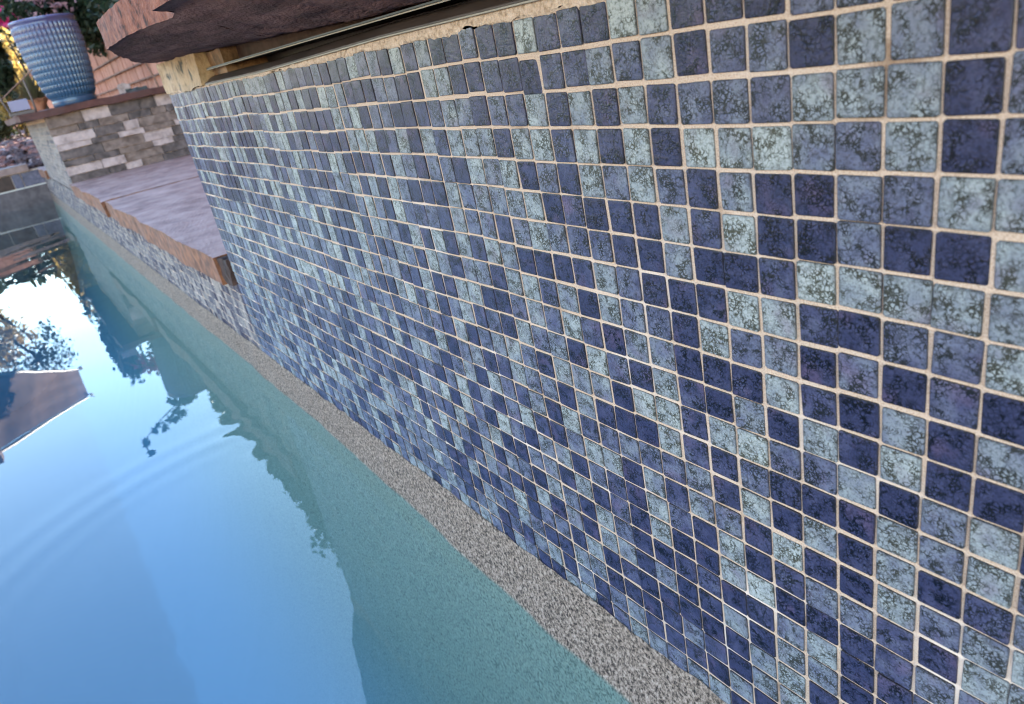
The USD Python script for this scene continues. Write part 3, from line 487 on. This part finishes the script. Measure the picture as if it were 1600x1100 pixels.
rg = np.random.default_rng(21)
def blob(c, rad, n, clumps, rng_=rg):
    cc = rng_.normal(size=(clumps, 3)); cc /= np.linalg.norm(cc, axis=1, keepdims=True); cc *= rng_.uniform(.35, 1, (clumps, 1)); k = rng_.integers(0, clumps, n)
    return np.asarray(c) + (cc[k] + rng_.normal(0, .17, (n, 3))) * rad
pp = thing("potted_plant", "small leafy plant leaning out over the rim of the blue pot", "plant", (-197, 5, 20))
obj("stem", tube([(-197, 7, 20), (-196.5, 4.5, 23), (-196, 1.5, 26), (-195.5, -2, 29.5)], [.3, .25, .2, .12]), M_bark, pp, smooth=True); obj("stem", tube([(-196.3, 3.5, 24), (-196, -3, 27), (-196, -7.5, 30), (-196, -8.6, 33)], [.2, .15, .12, .06]), M_bark, pp, smooth=True)
obj("foliage", leaves(np.vstack([blob((-196.5, 4.2, 24), (2.5, 3.2, 3), 120, 12), blob((-196, .5, 27.5), (2, 3.0, 2.6), 110, 10), blob((-196, -4, 29.3), (1.6, 2.2, 1.5), 60, 6), blob((-196, -8.4, 32), (.9, 1.0, 1.8), 40, 4)]), 1.7, rg), M_green, pp)

hol = thing("metal_planter_stand", "small dark bronze stand with a lavender panel left of the blue pot", "plant stand", (-191, -3.6, 3.4))
for yy, zz in ((-6.6, 10), (-0.7, 10.2)): obj("leg", tube([(-190.5, yy * .8 - .3, 3.3), (-190.5, yy * .93, 6), (-190.5, yy, zz)], 0.22), M_bronze, hol, smooth=True)
obj("panel", bx(-191.2, -190.8, -5.4, -1.6, 4.2, 6.4), M_slate, hol); obj("top_bar", tube([(-190.6, -7.2, 6.4), (-190.6, -3.6, 8.6), (-190.6, 1.8, 11.8)], 0.13), M_wood, hol, smooth=True)
obj("base", bx(-192.6, -189.2, -6.0, -1.2, 3.35, 3.95), M_bronze, hol)
gr = thing("ornamental_grass", "tuft of dry green grass left of the blue pot", "grass tuft", (-232, 2.5, 3.4))
r = np.random.default_rng(31); bl = []
for k in range(260):
    a, e, L = r.uniform(0, 2 * math.pi), r.uniform(.35, 1.5), r.uniform(6, 11); dx = np.array([math.cos(a) * math.cos(e), math.sin(a) * math.cos(e), math.sin(e)])
    t = np.linspace(0, 1, 5); pts = np.array([-232, 2.8, 5.5]) + np.outer(t * L, dx) - np.outer(t ** 2 * L * .35 * math.cos(e), [0, 0, 1]); w = .26 * (1 - t * .9); sd = np.cross(dx, [0, 0, 1]); sd /= np.linalg.norm(sd) + 1e-9
    bl.append(trimesh.Trimesh(np.vstack([pts - sd * w[:, None], pts + sd * w[:, None]]), [[i, i + 1, i + 6] for i in range(4)] + [[i, i + 6, i + 5] for i in range(4)], process=False))
obj("blades", cat_meshes(bl), M_grass, gr); q = trimesh.creation.cone(3.2, 5, sections=20); q.apply_transform(trimesh.transformations.rotation_matrix(math.pi, [1, 0, 0])); q.apply_translation([-232, 2.8, 7.0]); obj("bowl", q, M_redstone, gr)
rk = thing("pale_rock", "small pale stone with a dark base on the far cap near the fence", "rock", (-200, 21, 3.4))
obj("stone", rough(bx(-201, -198.5, 18.4, 20.8, 3.3, 5.6), .5, .4, 1, 71), M_ledger[1], rk, smooth=40); obj("stone", rough(bx(-200, -198.3, 19.6, 24.5, 3.3, 4.3), .5, .35, 1, 72), M_black, rk, smooth=40)
tag(obj("drip_tube", tube([(-200, 27.5, 3.0), (-200.3, 27.2, 6), (-200.4, 26.6, 9), (-200.3, 25.9, 12), (-200, 25.6, 13)], 0.22), M_wood, smooth=True), "thin dark irrigation tube rising from the far cap before the fence", "hose")

def bush(name, label, cat, base, blobs, stems, group=None):
    t = thing(name, label, cat, base, group)
    for a, b in stems:
        a, b = np.array(a, float), np.array(b, float); mid = (a + b) / 2 + rg.normal(0, .06, 3) * np.linalg.norm(b - a); obj("stem", tube([a, mid, b], [.02 * np.linalg.norm(b - a) + .25, .4, .12], 6), M_bark, t, smooth=True)
    for nm, c, rad, n, cl, size, mt_ in blobs: tag(obj(nm, leaves(blob(c, rad, n, cl), size, rg), mt_, t), kind="stuff")
    return t
bush("bougainvillea", "bougainvillea with magenta and pale pink blooms behind the blue pot", "shrub", (-272, 10, -10),
     [("crown", (-272, -1.2, 24), (12, 4.4, 12), 3400, 60, 2.3, M_green), ("crown", (-276, 17, 33), (20, 10, 9), 2600, 46, 2.3, M_green), ("crown", (-278, 22, 28), (16, 7, 11), 1200, 30, 2.3, M_olive), ("bloom", (-262, 3.5, 31.5), (8, 4, 3.5), 170, 11, 1.8, M_pink), ("bloom", (-252, 5.4, 28.6), (4, 3.2, 2.6), 150, 9, 2.3, M_pink), ("bloom", (-258, 13, 32), (12, 10, 5), 240, 18, 1.8, M_pale)],
     [((-272, 8, -10), (-272, 2, 24)), ((-273, 10, -10), (-268, 15, 26)), ((-275, 10, -10), (-282, 20, 24)), ((-272, 9, -8), (-264, 4, 30))])
bush("yellow_bush", "sunlit yellow leafed bush at the far left beyond the pool", "shrub", (-402, 4, -8),
     [("crown", (-402, 6, 17), (18, 13, 19), 2800, 40, 3.0, M_yellow), ("crown", (-406, -6, 4), (14, 12, 8), 900, 20, 2.4, M_olive)], [((-402, 4, -8), (-400, 8, 20)), ((-402, 4, -8), (-406, -2, 16)), ((-386, 5, -8), (-404, 14, 20))])
bush("palo_verde", "feathery yellow green tree over the far end of the pool seen mirrored in the water", "tree", (-430, -48, -6),
     [("crown", (-430, -46, 40), (20, 15, 18), 2600, 60, 2.6, M_yellow), ("crown", (-424, -40, 62), (26, 18, 14), 1100, 60, 2.2, M_olive), ("crown", (-415, -24, 52), (22, 10, 16), 420, 40, 2.0, M_olive)],
     [((-430, -48, -8), (-430, -44, 45)), ((-430, -46, 20), (-418, -26, 62)), ((-430, -46, 24), (-440, -62, 58)), ((-424, -40, 40), (-420, -20, 74))])
bush("cypress", "slim dark green spire standing beyond the far pool corner", "tree", (-420, -3, -6), [("crown", (-420, -1.5, 22), (2.4, 1.6, 25), 1500, 60, 2.0, M_green)], [((-420, -1.5, -8), (-420, -1.5, 44))])
fh = thing("far_hedge", "dark loose hedge along the far garden wall", "hedge", (-585, -30, -6))
rf = np.random.default_rng(91); nf = 9000; fp = np.c_[-585 + rf.normal(0, 7, nf), rf.uniform(-170, 100, nf), np.zeros(nf)]; fp[:, 2] = -6 + (50 + 14 * (meshkit.fbm(np.c_[fp[:, 1] / 22, fp[:, 1] * 0, fp[:, 1] * 0], 3, 4) - .3)) * rf.uniform(0, 1, nf) ** .8
tag(obj("foliage", leaves(fp, 5.5, rf), M_green, fh), kind="stuff")
for yy in range(-160, 100, 40): obj("stem", tube([(-585, yy, -8), (-585, yy + 1, 14), (-584, yy + 2, 34)], [1.0, .8, .3], 6), M_bark, fh, smooth=True)
bush("far_tree", "broad dark tree rising over the hedge behind the yellow bush", "tree", (-570, 60, -8), [("crown", (-570, 56, 62), (22, 46, 40), 9000, 160, 5.0, M_green)], [((-570, 60, -8), (-570, 58, 60)), ((-570, 60, 20), (-568, 30, 72)), ((-570, 60, 24), (-572, 84, 70))])
gw = thing("garden_wall", "low pinkish garden wall closing the yard beyond the gravel bed", "wall", (-560, -60, -8))
obj("wall", bx(-566, -560, -260, 60, -15, 30), M_fence, gw); obj("coping", bx(-567, -559, -261, 61, 30, 33), M_wood, gw)

# ------------------------------------------------------------------ awning over the far left of the pool, seen only as its mirror image
aw = thing("patio_awning", "grey folded patio awning with white bar ends, mirrored in the pool at the left", "awning", (-360, -60, 60))
a, b = np.array([-400.00, -17.13, 62.17]), np.array([-400.00, -18.25, 77.12])      # far end, upper and lower rail
c, d_ = np.array([-250.00, -55.34, 38.27]), np.array([-250.00, -43.56, 10.77])      # near end
nu, nv = 40, 26; uu, ww = np.meshgrid(np.linspace(0, 1, nu), np.linspace(0, 1, nv), indexing="ij")
P = (a * (1 - ww)[..., None] + b * ww[..., None]) * (1 - uu)[..., None] + (d_ * (1 - ww)[..., None] + c * ww[..., None]) * uu[..., None]
P = P + np.array([1.0, 0, 0]) * (0.9 * np.sin(ww * 2 * math.pi * 3.5) + 0.7 * meshkit.fbm(np.stack([uu * 2, ww * 14, 0 * uu], -1), 3, 3))[..., None]
Q = np.vstack([P.reshape(-1, 3), P.reshape(-1, 3) - [0.6, 0, 0.0]]); n = nu * nv; f0 = grid(nu, nv); idx = np.arange(n).reshape(nu, nv); sd = []
for e, rv in ((idx[0], 0), (idx[-1], 1), (idx[:, 0], 1), (idx[:, -1], 0)):
    for i, j in zip(e[:-1], e[1:]): sd += [[i, j, j + n], [i, j + n, i + n]]
obj("canopy", trimesh.Trimesh(Q, np.vstack([f0, f0[:, ::-1] + n, sd]), process=False), noisy("grey_brown_canvas", [(0.3, (0.14, 0.13, 0.125)), (0.5, (0.25, 0.225, 0.21)), (0.7, (0.38, 0.32, 0.28)), (1.0, (0.40, 0.34, 0.29))], 1.2, 0.9, spec=0.0, bump=0.0), aw, smooth=40)
obj("front_bar", tube([b * .97 + c * .03 + [1.5, 0, .5], c + [1.5, 0, .5]], 0.7, 10), M_black, aw, smooth=40); obj("roller", tube([a + [1.5, 0, 0], d_ + [1.5, 0, 0]], 0.6, 10), M_black, aw, smooth=40)
for q, h in ((a, 1.5), (b, 1.1)): obj("end_cap", tube([q + [1.6, 1.1, -h], q + [1.6, 1.3, h]], .85, 10), plain("white_plastic_" + str(int(h * 10)), (.8, .8, .8), .4), aw, smooth=40)
obj("post", bx(d_[0] - 3, d_[0] + 3, d_[1] - 7, d_[1] - 1, -15, c[2] + 2), M_wood, aw)

# drop the building notes kept while placing parts
for prim in stage.Traverse():
    if prim.GetCustomDataByKey("_b") is not None: prim.ClearCustomDataByKey("_b")
